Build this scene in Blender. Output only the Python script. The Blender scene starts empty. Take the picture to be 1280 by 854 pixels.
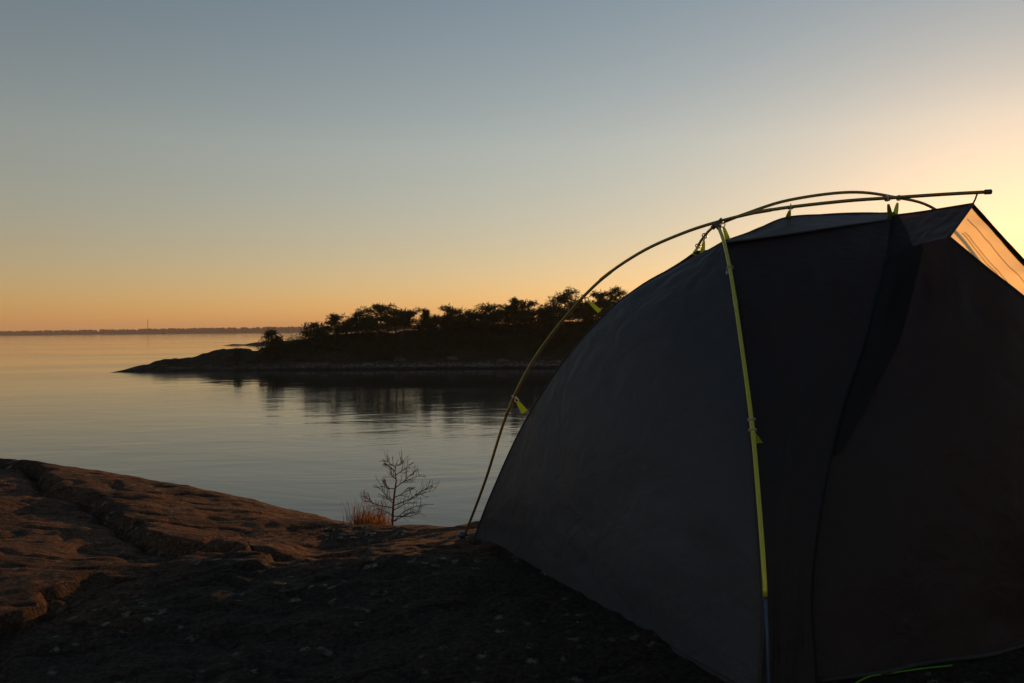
import bpy, math, random
import numpy as np
from mathutils import Vector, Matrix

# ------------------------------------------------------------------ camera, sky, sun, exposure
S = bpy.context.scene
COL = S.collection
R = math.radians
LENS, FPX = 28.0, 1280 * 28.0 / 36.0
EYE = Vector((0.0, 0.0, 0.9))
ROT = Matrix.Rotation(R(90 - 0.956), 3, 'X') @ Matrix.Rotation(R(-0.59), 3, 'Z')
cam_data = bpy.data.cameras.new('camera')
cam = bpy.data.objects.new('camera', cam_data)
COL.objects.link(cam)
cam_data.sensor_width = 36.0
cam_data.lens = LENS
cam_data.clip_start = 0.05
cam_data.clip_end = 20000
cam.matrix_world = Matrix.Translation(EYE) @ ROT.to_4x4()
S.camera = cam

SUN_AZ, SUN_EL = R(33.2), R(3.8)
world = bpy.data.worlds.new('World')
S.world = world
world.use_nodes = True
wt = world.node_tree
sky = wt.nodes.new('ShaderNodeTexSky')
sky.sky_type = 'NISHITA'
sky.sun_disc = False
sky.sun_elevation = SUN_EL
sky.sun_rotation = SUN_AZ
sky.dust_density = 0.16
sky.ozone_density = 0.9
tint = wt.nodes.new('ShaderNodeMix')
tint.data_type = 'RGBA'
tint.blend_type = 'MULTIPLY'
tint.inputs[0].default_value = 1.0
# evening air: a touch rosier towards the horizon, all the way round
tcd = wt.nodes.new('ShaderNodeTexCoord')
tsp = wt.nodes.new('ShaderNodeSeparateXYZ')
trm = wt.nodes.new('ShaderNodeValToRGB')
wt.links.new(tcd.outputs['Generated'], tsp.inputs[0])
wt.links.new(tsp.outputs[2], trm.inputs[0])
for pos, c in ((0.0, (0.84, 0.66, 0.80)), (0.10, (0.97, 0.80, 0.85)), (0.22, (1.18, 1.02, 1.01)), (0.42, (0.97, 0.96, 1.01))):
    el = trm.color_ramp.elements.new(pos) if pos not in (0.0,) else trm.color_ramp.elements[0]
    el.position = pos
    el.color = (*[v * 0.85 for v in c], 1)
trm.color_ramp.elements[-1].color = (0.80, 0.81, 0.86, 1)
wt.links.new(trm.outputs[0], tint.inputs[7])
soft = wt.nodes.new('ShaderNodeHueSaturation')
soft.inputs['Saturation'].default_value = 0.96
wt.links.new(sky.outputs[0], soft.inputs['Color'])
wt.links.new(soft.outputs[0], tint.inputs[6])
bg = wt.nodes['Background']
wt.links.new(tint.outputs[2], bg.inputs[0])
bg.inputs[1].default_value = 0.15

sun_data = bpy.data.lights.new('sun', 'SUN')
sun_data.energy = 4.2
sun_data.angle = R(0.5)
sun_data.color = (1.0, 0.42, 0.12)
sun = bpy.data.objects.new('sun', sun_data)
COL.objects.link(sun)
SUN_DIR = Vector((math.sin(SUN_AZ) * math.cos(SUN_EL), math.cos(SUN_AZ) * math.cos(SUN_EL), math.sin(SUN_EL)))
sun.rotation_euler = SUN_DIR.to_track_quat('Z', 'Y').to_euler()

vs = S.view_settings
vs.view_transform = 'Standard'
vs.look = 'None'
vs.exposure = 0.25
vs.gamma = 1.0

SEA = -4.1          # sea level, five metres below the eye
random.seed(4)

# ------------------------------------------------------------------ helpers
def at(px, py, depth):
    """the point of the place seen at photo position (px, py), at a distance depth along +Y"""
    d = ROT @ Vector(((px - 640) / FPX, (427 - py) / FPX, -1))
    return EYE + d * (depth / d.y)

def tag(o, label=None, category=None, group=None, kind=None):
    if label: o['label'] = label
    if category: o['category'] = category
    if group: o['group'] = group
    if kind: o['kind'] = kind
    return o

def empty(name, loc):
    o = bpy.data.objects.new(name, None)
    o.empty_display_size = 0.1
    o.location = loc
    COL.objects.link(o)
    return o

def link(name, me, mat, parent=None, smooth=True):
    o = bpy.data.objects.new(name, me)
    if mat is not None and not me.materials:
        me.materials.append(mat)
    COL.objects.link(o)
    if parent is not None:
        o.parent = parent
        if parent.type == 'EMPTY': o.matrix_parent_inverse = Matrix.Translation(-parent.location)
    if smooth and me.polygons:
        me.polygons.foreach_set('use_smooth', [True] * len(me.polygons))
    return o

class MB:
    def __init__(self):
        self.v, self.f = [], []
    def tube(self, pts, r, n=8, cap=True):
        """pts: Vectors, r: radius or list of radii"""
        m = len(pts)
        rs = r if isinstance(r, (list, tuple)) else [r] * m
        base = len(self.v)
        up = Vector((0.13, 0.31, 0.94))
        for i, p in enumerate(pts):
            t = (pts[min(i + 1, m - 1)] - pts[max(i - 1, 0)])
            t = t.normalized() if t.length > 1e-9 else Vector((0, 0, 1))
            u = t.cross(up)
            if u.length < 0.05: u = t.cross(Vector((1, 0, 0)))
            u.normalize()
            w = t.cross(u)
            for k in range(n):
                a = 2 * math.pi * k / n
                self.v.append(p + (u * math.cos(a) + w * math.sin(a)) * rs[i])
        for i in range(m - 1):
            for k in range(n):
                a, b = base + i * n + k, base + i * n + (k + 1) % n
                self.f.append((a, b, b + n, a + n))
        if cap:
            self.f.append(tuple(base + k for k in range(n))[::-1])
            self.f.append(tuple(base + (m - 1) * n + k for k in range(n)))
    def ring(self, c, axis, R0, r, n=12, k=6):
        axis = axis.normalized()
        u = axis.orthogonal().normalized()
        w = axis.cross(u)
        base = len(self.v)
        for i in range(n):
            a = 2 * math.pi * i / n
            d = u * math.cos(a) + w * math.sin(a)
            for j in range(k):
                b = 2 * math.pi * j / k
                self.v.append(c + d * (R0 + r * math.cos(b)) + axis * r * math.sin(b))
        for i in range(n):
            for j in range(k):
                self.f.append((base + i * k + j, base + i * k + (j + 1) % k,
                               base + ((i + 1) % n) * k + (j + 1) % k, base + ((i + 1) % n) * k + j))
    def ball(self, c, r, n=10, m=6, jit=0.0):
        base = len(self.v)
        for i in range(m + 1):
            th = math.pi * i / m
            for k in range(n):
                a = 2 * math.pi * k / n
                q = 1 + random.uniform(-jit, jit)
                self.v.append(c + Vector((r[0] * math.sin(th) * math.cos(a), r[1] * math.sin(th) * math.sin(a), r[2] * math.cos(th))) * q)
        for i in range(m):
            for k in range(n):
                a, b = base + i * n + k, base + i * n + (k + 1) % n
                self.f.append((a, a + n, b + n, b))
    def mesh(self, name):
        me = bpy.data.meshes.new(name)
        me.from_pydata([tuple(p) for p in self.v], [], self.f)
        me.update()
        return me

def np_mesh(name, verts, faces):
    """verts (n,3), faces (m,k)"""
    me = bpy.data.meshes.new(name)
    k = faces.shape[1]
    me.vertices.add(len(verts))
    me.vertices.foreach_set('co', np.asarray(verts, dtype=np.float32).ravel())
    me.loops.add(faces.size)
    me.loops.foreach_set('vertex_index', np.asarray(faces, dtype=np.int32).ravel())
    me.polygons.add(len(faces))
    me.polygons.foreach_set('loop_start', np.arange(0, faces.size, k, dtype=np.int32))
    me.polygons.foreach_set('loop_total', np.full(len(faces), k, dtype=np.int32))
    me.update(calc_edges=True)
    me.validate()
    return me

def grid_faces(nu, nv):
    i = np.arange(nu * nv).reshape(nv, nu)
    return np.stack([i[:-1, :-1].ravel(), i[:-1, 1:].ravel(), i[1:, 1:].ravel(), i[1:, :-1].ravel()], 1)

def spline(pts, n):
    """Catmull-Rom through pts, n samples spread by arc length"""
    P = [np.array(p, float) for p in pts]
    P = [2 * P[0] - P[1]] + P + [2 * P[-1] - P[-2]]
    out = []
    for i in range(1, len(P) - 2):
        for t in np.linspace(0, 1, 24, endpoint=False):
            a, b, c, d = P[i - 1], P[i], P[i + 1], P[i + 2]
            out.append(0.5 * (2 * b + (c - a) * t + (2 * a - 5 * b + 4 * c - d) * t * t + (3 * b - a - 3 * c + d) * t ** 3))
    out.append(P[-2])
    out = np.array(out)
    s = np.concatenate([[0], np.cumsum(np.linalg.norm(np.diff(out, axis=0), axis=1))])
    q = np.linspace(0, s[-1], n)
    return np.stack([np.interp(q, s, out[:, k]) for k in range(3)], 1)

# gradient noise
_rng = np.random.RandomState(11)
_perm = np.tile(_rng.permutation(256), 3)
_ga = _rng.rand(256) * 2 * np.pi
def noise2(x, y):
    xi, yi = np.floor(x).astype(int), np.floor(y).astype(int)
    xf, yf = x - xi, y - yi
    def g(ix, iy, dx, dy):
        h = _ga[_perm[_perm[ix & 255] + (iy & 255)]]
        return np.cos(h) * dx + np.sin(h) * dy
    u, v = xf ** 3 * (xf * (xf * 6 - 15) + 10), yf ** 3 * (yf * (yf * 6 - 15) + 10)
    a = g(xi, yi, xf, yf) * (1 - u) + g(xi + 1, yi, xf - 1, yf) * u
    b = g(xi, yi + 1, xf, yf - 1) * (1 - u) + g(xi + 1, yi + 1, xf - 1, yf - 1) * u
    return (a * (1 - v) + b * v) * 1.4
def fbm(x, y, octs=4, gain=0.5):
    s, a = 0, 1.0
    for k in range(octs):
        s = s + a * noise2(x * 2 ** k + 17.3 * k, y * 2 ** k - 9.1 * k)
        a *= gain
    return s
def sstep(a, b, x):
    t = np.clip((x - a) / (b - a), 0, 1)
    return t * t * (3 - 2 * t)

# ------------------------------------------------------------------ materials
def new_mat(name):
    m = bpy.data.materials.new(name)
    m.use_nodes = True
    nt = m.node_tree
    return m, nt, nt.nodes['Principled BSDF'], nt.nodes['Material Output']
def nd(nt, t, **kw):
    n = nt.nodes.new(t)
    for k, v in kw.items(): setattr(n, k, v)
    return n
def ramp(nt, src, stops):
    r = nt.nodes.new('ShaderNodeValToRGB')
    el = r.color_ramp.elements
    while len(el) < len(stops): el.new(0.5)
    for e, (p, c) in zip(el, stops):
        e.position = p
        e.color = (c[0], c[1], c[2], 1) if not isinstance(c, (int, float)) else (c, c, c, 1)
    nt.links.new(src, r.inputs[0])
    return r
def noise_node(nt, vec, scale, detail=4, rough=0.55, dist=0.0):
    n = nt.nodes.new('ShaderNodeTexNoise')
    n.inputs['Scale'].default_value = scale
    n.inputs['Detail'].default_value = detail
    n.inputs['Roughness'].default_value = rough
    n.inputs['Distortion'].default_value = dist
    nt.links.new(vec, n.inputs['Vector'])
    return n
def mixc(nt, fac, a, b, blend='MIX'):
    m = nt.nodes.new('ShaderNodeMix')
    m.data_type = 'RGBA'
    m.blend_type = blend
    for sock, v in ((m.inputs[0], fac), (m.inputs[6], a), (m.inputs[7], b)):
        if hasattr(v, 'links'): nt.links.new(v, sock)
        elif isinstance(v, (int, float)): sock.default_value = v
        else: sock.default_value = (*v, 1)
    return m.outputs[2]
def mathn(nt, op, a, b=0.0):
    m = nt.nodes.new('ShaderNodeMath')
    m.operation = op
    for sock, v in ((m.inputs[0], a), (m.inputs[1], b)):
        if hasattr(v, 'links'): nt.links.new(v, sock)
        else: sock.default_value = v
    return m.outputs[0]
def coords(nt, kind='Object'):
    return nt.nodes.new('ShaderNodeTexCoord').outputs[kind]
def bump(nt, bs, h, dist, strength=1.0):
    b = nt.nodes.new('ShaderNodeBump')
    b.inputs['Strength'].default_value = strength
    b.inputs['Distance'].default_value = dist
    nt.links.new(h, b.inputs['Height'])
    nt.links.new(b.outputs[0], bs.inputs['Normal'])
    return b

def mat_granite():
    m, nt, bs, out = new_mat('granite')
    P = coords(nt)
    big = noise_node(nt, P, 1.3, 5, 0.6, 0.4)
    mid = noise_node(nt, P, 7.0, 6, 0.65, 0.3)
    fine = noise_node(nt, P, 60.0, 4, 0.7)
    grain = noise_node(nt, P, 260.0, 2, 0.6)
    rock = ramp(nt, mid.outputs[0], [(0.30, (0.020, 0.013, 0.010)), (0.45, (0.085, 0.046, 0.029)), (0.56, (0.15, 0.078, 0.044)), (0.72, (0.25, 0.15, 0.095))])
    c = mixc(nt, 0.62, rock.outputs[0], ramp(nt, fine.outputs[0], [(0.30, (0.012, 0.009, 0.007)), (0.5, (0.10, 0.058, 0.038)), (0.70, (0.30, 0.18, 0.12))]).outputs[0])
    c = mixc(nt, 1.0, c, ramp(nt, grain.outputs[0], [(0.36, (0.45, 0.42, 0.40)), (0.52, (1, 1, 1)), (0.66, (1.5, 1.45, 1.4))]).outputs[0], 'MULTIPLY')
    # near-black crust lichen, broken up, plus the same dark laid below the ledge as painted shade
    crust = ramp(nt, mathn(nt, 'ADD', mathn(nt, 'MULTIPLY', big.outputs[0], 0.55), mathn(nt, 'MULTIPLY', mid.outputs[0], 0.45)), [(0.46, 0.0), (0.56, 1.0)])
    sep = nd(nt, 'ShaderNodeSeparateXYZ')
    nt.links.new(P, sep.inputs[0])
    low = nd(nt, 'ShaderNodeAttribute', attribute_name='lichen_shade')
    cf = mathn(nt, 'MAXIMUM', mathn(nt, 'MULTIPLY', crust.outputs[0], 0.7), mathn(nt, 'MULTIPLY', low.outputs['Fac'], 0.88))
    c = mixc(nt, cf, c, ramp(nt, fine.outputs[0], [(0.35, (0.006, 0.006, 0.006)), (0.68, (0.042, 0.040, 0.036))]).outputs[0])
    # joints and hairline cracks
    ck = nd(nt, 'ShaderNodeTexVoronoi', feature='DISTANCE_TO_EDGE')
    ck.inputs['Scale'].default_value = 1.7
    mpk = nd(nt, 'ShaderNodeMapping')
    mpk.inputs['Scale'].default_value = (0.8, 1.9, 1.0)
    mpk.inputs['Rotation'].default_value = (0, 0, R(-24))
    nt.links.new(mixc(nt, 0.16, P, mid.outputs[1]), mpk.inputs[0])
    nt.links.new(mpk.outputs[0], ck.inputs['Vector'])
    crk = ramp(nt, ck.outputs['Distance'], [(0.0, 0.0), (0.022, 1.0)])
    c = mixc(nt, mathn(nt, 'MULTIPLY', mathn(nt, 'SUBTRACT', 1.0, crk.outputs[0]), 0.7), c, (0.010, 0.008, 0.006))
    # pale grey-green lichen spots
    vor = nd(nt, 'ShaderNodeTexVoronoi', feature='F1')
    vor.inputs['Scale'].default_value = 16.0
    wob = mixc(nt, 0.06, P, mid.outputs[1])
    nt.links.new(wob, vor.inputs['Vector'])
    spot = ramp(nt, vor.outputs['Distance'], [(0.16, 1.0), (0.30, 0.0)])
    pick = ramp(nt, noise_node(nt, P, 3.1, 3, 0.5).outputs[0], [(0.44, 0.0), (0.56, 1.0)])
    brk = ramp(nt, fine.outputs[0], [(0.42, 0.0), (0.56, 1.0)])
    sf = mathn(nt, 'MULTIPLY', mathn(nt, 'MULTIPLY', spot.outputs[0], pick.outputs[0]), brk.outputs[0])
    c = mixc(nt, mathn(nt, 'MULTIPLY', sf, 0.8), c, ramp(nt, big.outputs[0], [(0.4, (0.16, 0.19, 0.13)), (0.6, (0.30, 0.29, 0.25))]).outputs[0])
    nt.links.new(c, bs.inputs['Base Color'])
    bs.inputs['Roughness'].default_value = 0.9
    bs.inputs['Specular IOR Level'].default_value = 0.15
    h = mathn(nt, 'ADD', mathn(nt, 'MULTIPLY', fine.outputs[0], 0.6), mathn(nt, 'MULTIPLY', grain.outputs[0], 0.25))
    h = mathn(nt, 'ADD', h, mathn(nt, 'MULTIPLY', mid.outputs[0], 1.2))
    h = mathn(nt, 'ADD', h, mathn(nt, 'MULTIPLY', crk.outputs[0], 0.55))
    ms = nd(nt, 'ShaderNodeMapping')
    ms.inputs['Scale'].default_value = (1.3, 5.5, 2.0)
    ms.inputs['Rotation'].default_value = (0, 0, R(-14))
    nt.links.new(P, ms.inputs[0])
    strata = noise_node(nt, ms.outputs[0], 5.0, 7, 0.7, 0.2)
    rid = noise_node(nt, P, 11.0, 5, 0.6)
    rid.noise_type = 'RIDGED_MULTIFRACTAL'
    h = mathn(nt, 'ADD', h, mathn(nt, 'MULTIPLY', strata.outputs[0], 1.5))
    h = mathn(nt, 'ADD', h, mathn(nt, 'MULTIPLY', rid.outputs[0], 0.22))
    bump(nt, bs, h, 0.03, 1.0)
    return m

def mat_islet():
    m, nt, bs, out = new_mat('islet_ground')
    P = coords(nt)
    a = noise_node(nt, P, 0.35, 6, 0.65, 0.5)
    b = noise_node(nt, P, 1.8, 5, 0.65)
    sep = nd(nt, 'ShaderNodeSeparateXYZ')
    nt.links.new(P, sep.inputs[0])
    rock = ramp(nt, b.outputs[0], [(0.3, (0.02, 0.018, 0.016)), (0.55, (0.08, 0.07, 0.06)), (0.7, (0.19, 0.17, 0.15))])
    heath = ramp(nt, b.outputs[0], [(0.3, (0.008, 0.010, 0.006)), (0.7, (0.035, 0.035, 0.018))])
    hgt = mathn(nt, 'ADD', mathn(nt, 'MULTIPLY', sep.outputs[2], 0.30), mathn(nt, 'MULTIPLY', a.outputs[0], 1.6))
    # object z is measured from the sea
    f = ramp(nt, hgt, [(0.72, 0.0), (1.0, 1.0)])
    c = mixc(nt, f.outputs[0], rock.outputs[0], heath.outputs[0])
    zn = mathn(nt, 'ADD', sep.outputs[2], mathn(nt, 'MULTIPLY', mathn(nt, 'SUBTRACT', a.outputs[0], 0.5), 0.9))
    band = ramp(nt, zn, [(0.26, 0.0), (0.34, 1.0), (0.62, 1.0), (0.85, 0.0)])
    east = ramp(nt, mathn(nt, 'ADD', mathn(nt, 'MULTIPLY', sep.outputs[0], 0.05), mathn(nt, 'MULTIPLY', noise_node(nt, P, 0.22, 3, 0.6).outputs[0], 4.0)), [(0.55, 0.0), (0.95, 1.0)])
    c = mixc(nt, mathn(nt, 'MULTIPLY', mathn(nt, 'MULTIPLY', band.outputs[0], 0.40), east.outputs[0]), c, ramp(nt, b.outputs[0], [(0.40, (0.03, 0.027, 0.025)), (0.62, (0.26, 0.24, 0.215))]).outputs[0])
    wet = ramp(nt, sep.outputs[2], [(0.10, (0.16, 0.15, 0.14)), (0.32, (1, 1, 1))])
    c = mixc(nt, 1.0, c, wet.outputs[0], 'MULTIPLY')
    nt.links.new(c, bs.inputs['Base Color'])
    bs.inputs['Roughness'].default_value = 0.95
    bs.inputs['Specular IOR Level'].default_value = 0.1
    bump(nt, bs, b.outputs[0], 0.5, 0.8)
    return m

def mat_simple(name, col, rough=0.6, spec=0.3, metal=0.0, var=0.25, scale=30.0, trans=0.0):
    m, nt, bs, out = new_mat(name)
    P = coords(nt)
    n = noise_node(nt, P, scale, 4, 0.6)
    lo = tuple(c * (1 - var) for c in col)
    hi = tuple(min(1, c * (1 + var)) for c in col)
    r = ramp(nt, n.outputs[0], [(0.3, lo), (0.7, hi)])
    nt.links.new(r.outputs[0], bs.inputs['Base Color'])
    bs.inputs['Roughness'].default_value = rough
    bs.inputs['Specular IOR Level'].default_value = spec
    bs.inputs['Metallic'].default_value = metal
    if trans > 0:
        t = nd(nt, 'ShaderNodeBsdfTranslucent')
        nt.links.new(r.outputs[0], t.inputs[0])
        mx = nd(nt, 'ShaderNodeMixShader')
        mx.inputs[0].default_value = trans
        nt.links.new(bs.outputs[0], mx.inputs[1])
        nt.links.new(t.outputs[0], mx.inputs[2])
        nt.links.new(mx.outputs[0], out.inputs[0])
    return m

def mat_fabric(name, col, trans, tcol, rough=0.55):
    """thin woven nylon: ripstop grid, soft creases, some light through it"""
    m, nt, bs, out = new_mat(name)
    P = coords(nt)
    n = noise_node(nt, P, 2.2, 4, 0.55, 0.4)
    r = ramp(nt, n.outputs[0], [(0.3, tuple(c * 0.85 for c in col)), (0.7, tuple(c * 1.12 for c in col))])
    nt.links.new(r.outputs[0], bs.inputs['Base Color'])
    bs.inputs['Roughness'].default_value = rough
    bs.inputs['Specular IOR Level'].default_value = 0.22
    w1 = nd(nt, 'ShaderNodeTexWave', bands_direction='X'); w1.inputs['Scale'].default_value = 55
    w2 = nd(nt, 'ShaderNodeTexWave', bands_direction='Z'); w2.inputs['Scale'].default_value = 55
    for w in (w1, w2): nt.links.new(P, w.inputs['Vector'])
    weave = mathn(nt, 'ADD', mathn(nt, 'POWER', w1.outputs[1], 12.0), mathn(nt, 'POWER', w2.outputs[1], 12.0))
    cr = noise_node(nt, P, 9.0, 3, 0.5, 1.2)
    mp = nd(nt, 'ShaderNodeMapping')
    mp.inputs['Scale'].default_value = (1.0, 1.0, 0.18)
    mp.inputs['Rotation'].default_value = (0, R(18), 0)
    nt.links.new(P, mp.inputs[0])
    fold = noise_node(nt, mp.outputs[0], 4.5, 2, 0.4, 0.8)
    h = mathn(nt, 'ADD', mathn(nt, 'MULTIPLY', weave, 0.02), cr.outputs[0])
    h = mathn(nt, 'ADD', h, mathn(nt, 'MULTIPLY', fold.outputs[0], 1.2))
    bump(nt, bs, h, 0.009, 0.8)
    t = nd(nt, 'ShaderNodeBsdfTranslucent')
    t.inputs[0].default_value = (*tcol, 1)
    mx = nd(nt, 'ShaderNodeMixShader')
    mx.inputs[0].default_value = trans
    nt.links.new(bs.outputs[0], mx.inputs[1])
    nt.links.new(t.outputs[0], mx.inputs[2])
    nt.links.new(mx.outputs[0], out.inputs[0])
    return m

def mat_sea():
    m, nt, bs, out = new_mat('sea_water')
    P = coords(nt)
    def mapped(sx, sy, rz=0.0):
        mp = nd(nt, 'ShaderNodeMapping')
        mp.inputs['Scale'].default_value = (sx, sy, 1)
        mp.inputs['Rotation'].default_value = (0, 0, rz)
        nt.links.new(P, mp.inputs[0])
        return mp.outputs[0]
    swell = noise_node(nt, mapped(0.16, 0.34, R(14)), 1.0, 3, 0.55, 0.8)
    rip = noise_node(nt, mapped(0.9, 1.9, R(16)), 1.0, 3, 0.55, 0.6)
    fine = noise_node(nt, mapped(4.0, 7.0, R(-10)), 1.0, 2, 0.5, 0.2)
    patch = ramp(nt, noise_node(nt, mapped(0.010, 0.034, R(4)), 1.0, 4, 0.6, 0.8).outputs[0], [(0.42, 0.12), (0.62, 1.0)])
    h = mathn(nt, 'ADD', mathn(nt, 'MULTIPLY', swell.outputs[0], 0.030), mathn(nt, 'MULTIPLY', mathn(nt, 'MULTIPLY', rip.outputs[0], 0.010), patch.outputs[0]))
    h = mathn(nt, 'ADD', h, mathn(nt, 'MULTIPLY', mathn(nt, 'MULTIPLY', fine.outputs[0], 0.0022), patch.outputs[0]))
    bs.inputs['Base Color'].default_value = (0.022, 0.026, 0.024, 1)
    bs.inputs['IOR'].default_value = 1.33
    bs.inputs['Specular IOR Level'].default_value = 0.5
    r = ramp(nt, patch.outputs[0], [(0.0, 0.03), (1.0, 0.10)])
    nt.links.new(r.outputs[0], bs.inputs['Roughness'])
    bump(nt, bs, h, 1.0, 1.0)
    return m

M = {
    'granite': mat_granite(), 'islet': mat_islet(), 'sea': mat_sea(),
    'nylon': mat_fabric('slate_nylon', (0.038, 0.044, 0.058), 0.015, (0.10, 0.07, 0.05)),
    'shaded_nylon': mat_fabric('shaded_nylon', (0.013, 0.014, 0.019), 0.09, (0.16, 0.10, 0.06)),  # tent cloth darkened: shade of side wall, door and hood in the colour
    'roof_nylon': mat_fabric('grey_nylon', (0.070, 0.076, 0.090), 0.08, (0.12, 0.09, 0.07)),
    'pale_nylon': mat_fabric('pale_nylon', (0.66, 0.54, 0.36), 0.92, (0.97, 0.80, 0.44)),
    'shade_and_hem': mat_fabric('shade_hem_black', (0.008, 0.008, 0.010), 0.01, (0.05, 0.04, 0.03), 0.8),  # black for the painted fold shade, also used on the seam hem
    'seam': mat_simple('seam_tape', (0.16, 0.10, 0.05), 0.8, 0.1, 0.0, 0.2, 30, 0.5),
    'hem': mat_simple('hem_tape', (0.030, 0.030, 0.034), 0.7, 0.2),
    'pole': mat_simple('chartreuse_pole', (0.40, 0.41, 0.045), 0.30, 0.5, 0.25, 0.12, 60),
    'pole_backlit': mat_simple('backlit_pole', (0.17, 0.135, 0.026), 0.26, 0.5, 0.45, 0.12, 60),  # same poles in a darker colour, painted to look backlit
    'pole_blue': mat_simple('blue_pole', (0.015, 0.045, 0.10), 0.4, 0.5, 0.3, 0.1, 60),
    'hub': mat_simple('hub_plastic', (0.045, 0.04, 0.045), 0.45, 0.5),
    'tab': mat_simple('neon_webbing', (0.50, 0.62, 0.04), 0.7, 0.2, 0.0, 0.15, 200, 0.35),
    'hook': mat_simple('clear_plastic', (0.55, 0.55, 0.52), 0.25, 0.5, 0.0, 0.05, 50, 0.45),
    'foot': mat_simple('blue_plastic', (0.012, 0.05, 0.10), 0.3, 0.5),
    'cord': mat_simple('green_cord', (0.05, 0.20, 0.015), 0.7, 0.2, 0.0, 0.3, 300),
    'bark': mat_simple('pine_bark', (0.055, 0.034, 0.022), 0.95, 0.1, 0.0, 0.4, 3),
    'needles': mat_simple('pine_needles', (0.030, 0.042, 0.016), 0.8, 0.1, 0.0, 0.5, 0.8, 0.25),
    'scrub': mat_simple('juniper', (0.020, 0.028, 0.012), 0.9, 0.1, 0.0, 0.5, 0.8, 0.1),
    'twig': mat_simple('twig_bark', (0.085, 0.040, 0.028), 0.8, 0.2, 0.0, 0.3, 40),
    'straw': mat_simple('straw', (0.52, 0.30, 0.09), 0.8, 0.1, 0.0, 0.4, 25, 0.5),
    'bud': mat_simple('red_stem', (0.22, 0.07, 0.03), 0.8, 0.1, 0.0, 0.3, 25, 0.2),
    'boulder': mat_simple('grey_boulder', (0.065, 0.06, 0.055), 0.95, 0.1, 0.0, 0.5, 1.5),
    'stone': mat_simple('bleached_chip', (0.20, 0.17, 0.14), 0.9, 0.1, 0.0, 0.4, 20),
    'far': mat_simple('far_forest', (0.022, 0.024, 0.018), 0.95, 0.05, 0.0, 0.4, 0.02),
    'steel': mat_simple('mast_steel', (0.12, 0.10, 0.10), 0.6, 0.3, 0.4),
}

# ------------------------------------------------------------------ the rock the tent stands on
SX, SY = math.sin(SUN_AZ), math.cos(SUN_AZ)
CX = [-14, -6, -3.3, -2.0, -0.92, -0.3, 0.8, 2.0, 4.0, 9.0, 20]
CYv = [7.5, 6.0, 5.1, 4.7, 4.15, 4.0, 4.7, 5.4, 6.4, 7.5, 8.0]
CZv = [0.65, 0.28, 0.065, -0.028, -0.135, -0.112, -0.08, -0.08, -0.12, -0.3, -1.0]
def seg_dist(X, Y, pts):
    """signed distance to a polyline (positive on its left) and position along it"""
    best = np.full(X.shape, 1e9); sign = np.ones(X.shape); along = np.zeros(X.shape)
    L = 0.0
    for (ax, ay), (bx, by) in zip(pts[:-1], pts[1:]):
        dx, dy = bx - ax, by - ay
        l2 = dx * dx + dy * dy
        t = np.clip(((X - ax) * dx + (Y - ay) * dy) / l2, 0, 1)
        qx, qy = X - ax - t * dx, Y - ay - t * dy
        d = np.hypot(qx, qy)
        cr = dx * (Y - ay) - dy * (X - ax)
        u = d < best
        best = np.where(u, d, best); sign = np.where(u, np.sign(cr), sign); along = np.where(u, L + t * math.sqrt(l2), along)
        L += math.sqrt(l2)
    return best * sign, along
LEDGE = [(-9, -1.0), (-4.0, 1.3), (-2.3, 2.12), (-1.72, 2.5), (-1.66, 2.8), (-1.60, 3.12), (-1.35, 3.33), (-0.8, 3.36), (0.2, 3.45), (3, 3.2), (9, 2)]
TROUGH = [(-5.2, 6.6), (-3.08, 4.94), (-2.48, 4.36), (-1.94, 3.80), (-1.55, 3.50), (-1.16, 3.44), (-0.75, 3.40)]
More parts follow.
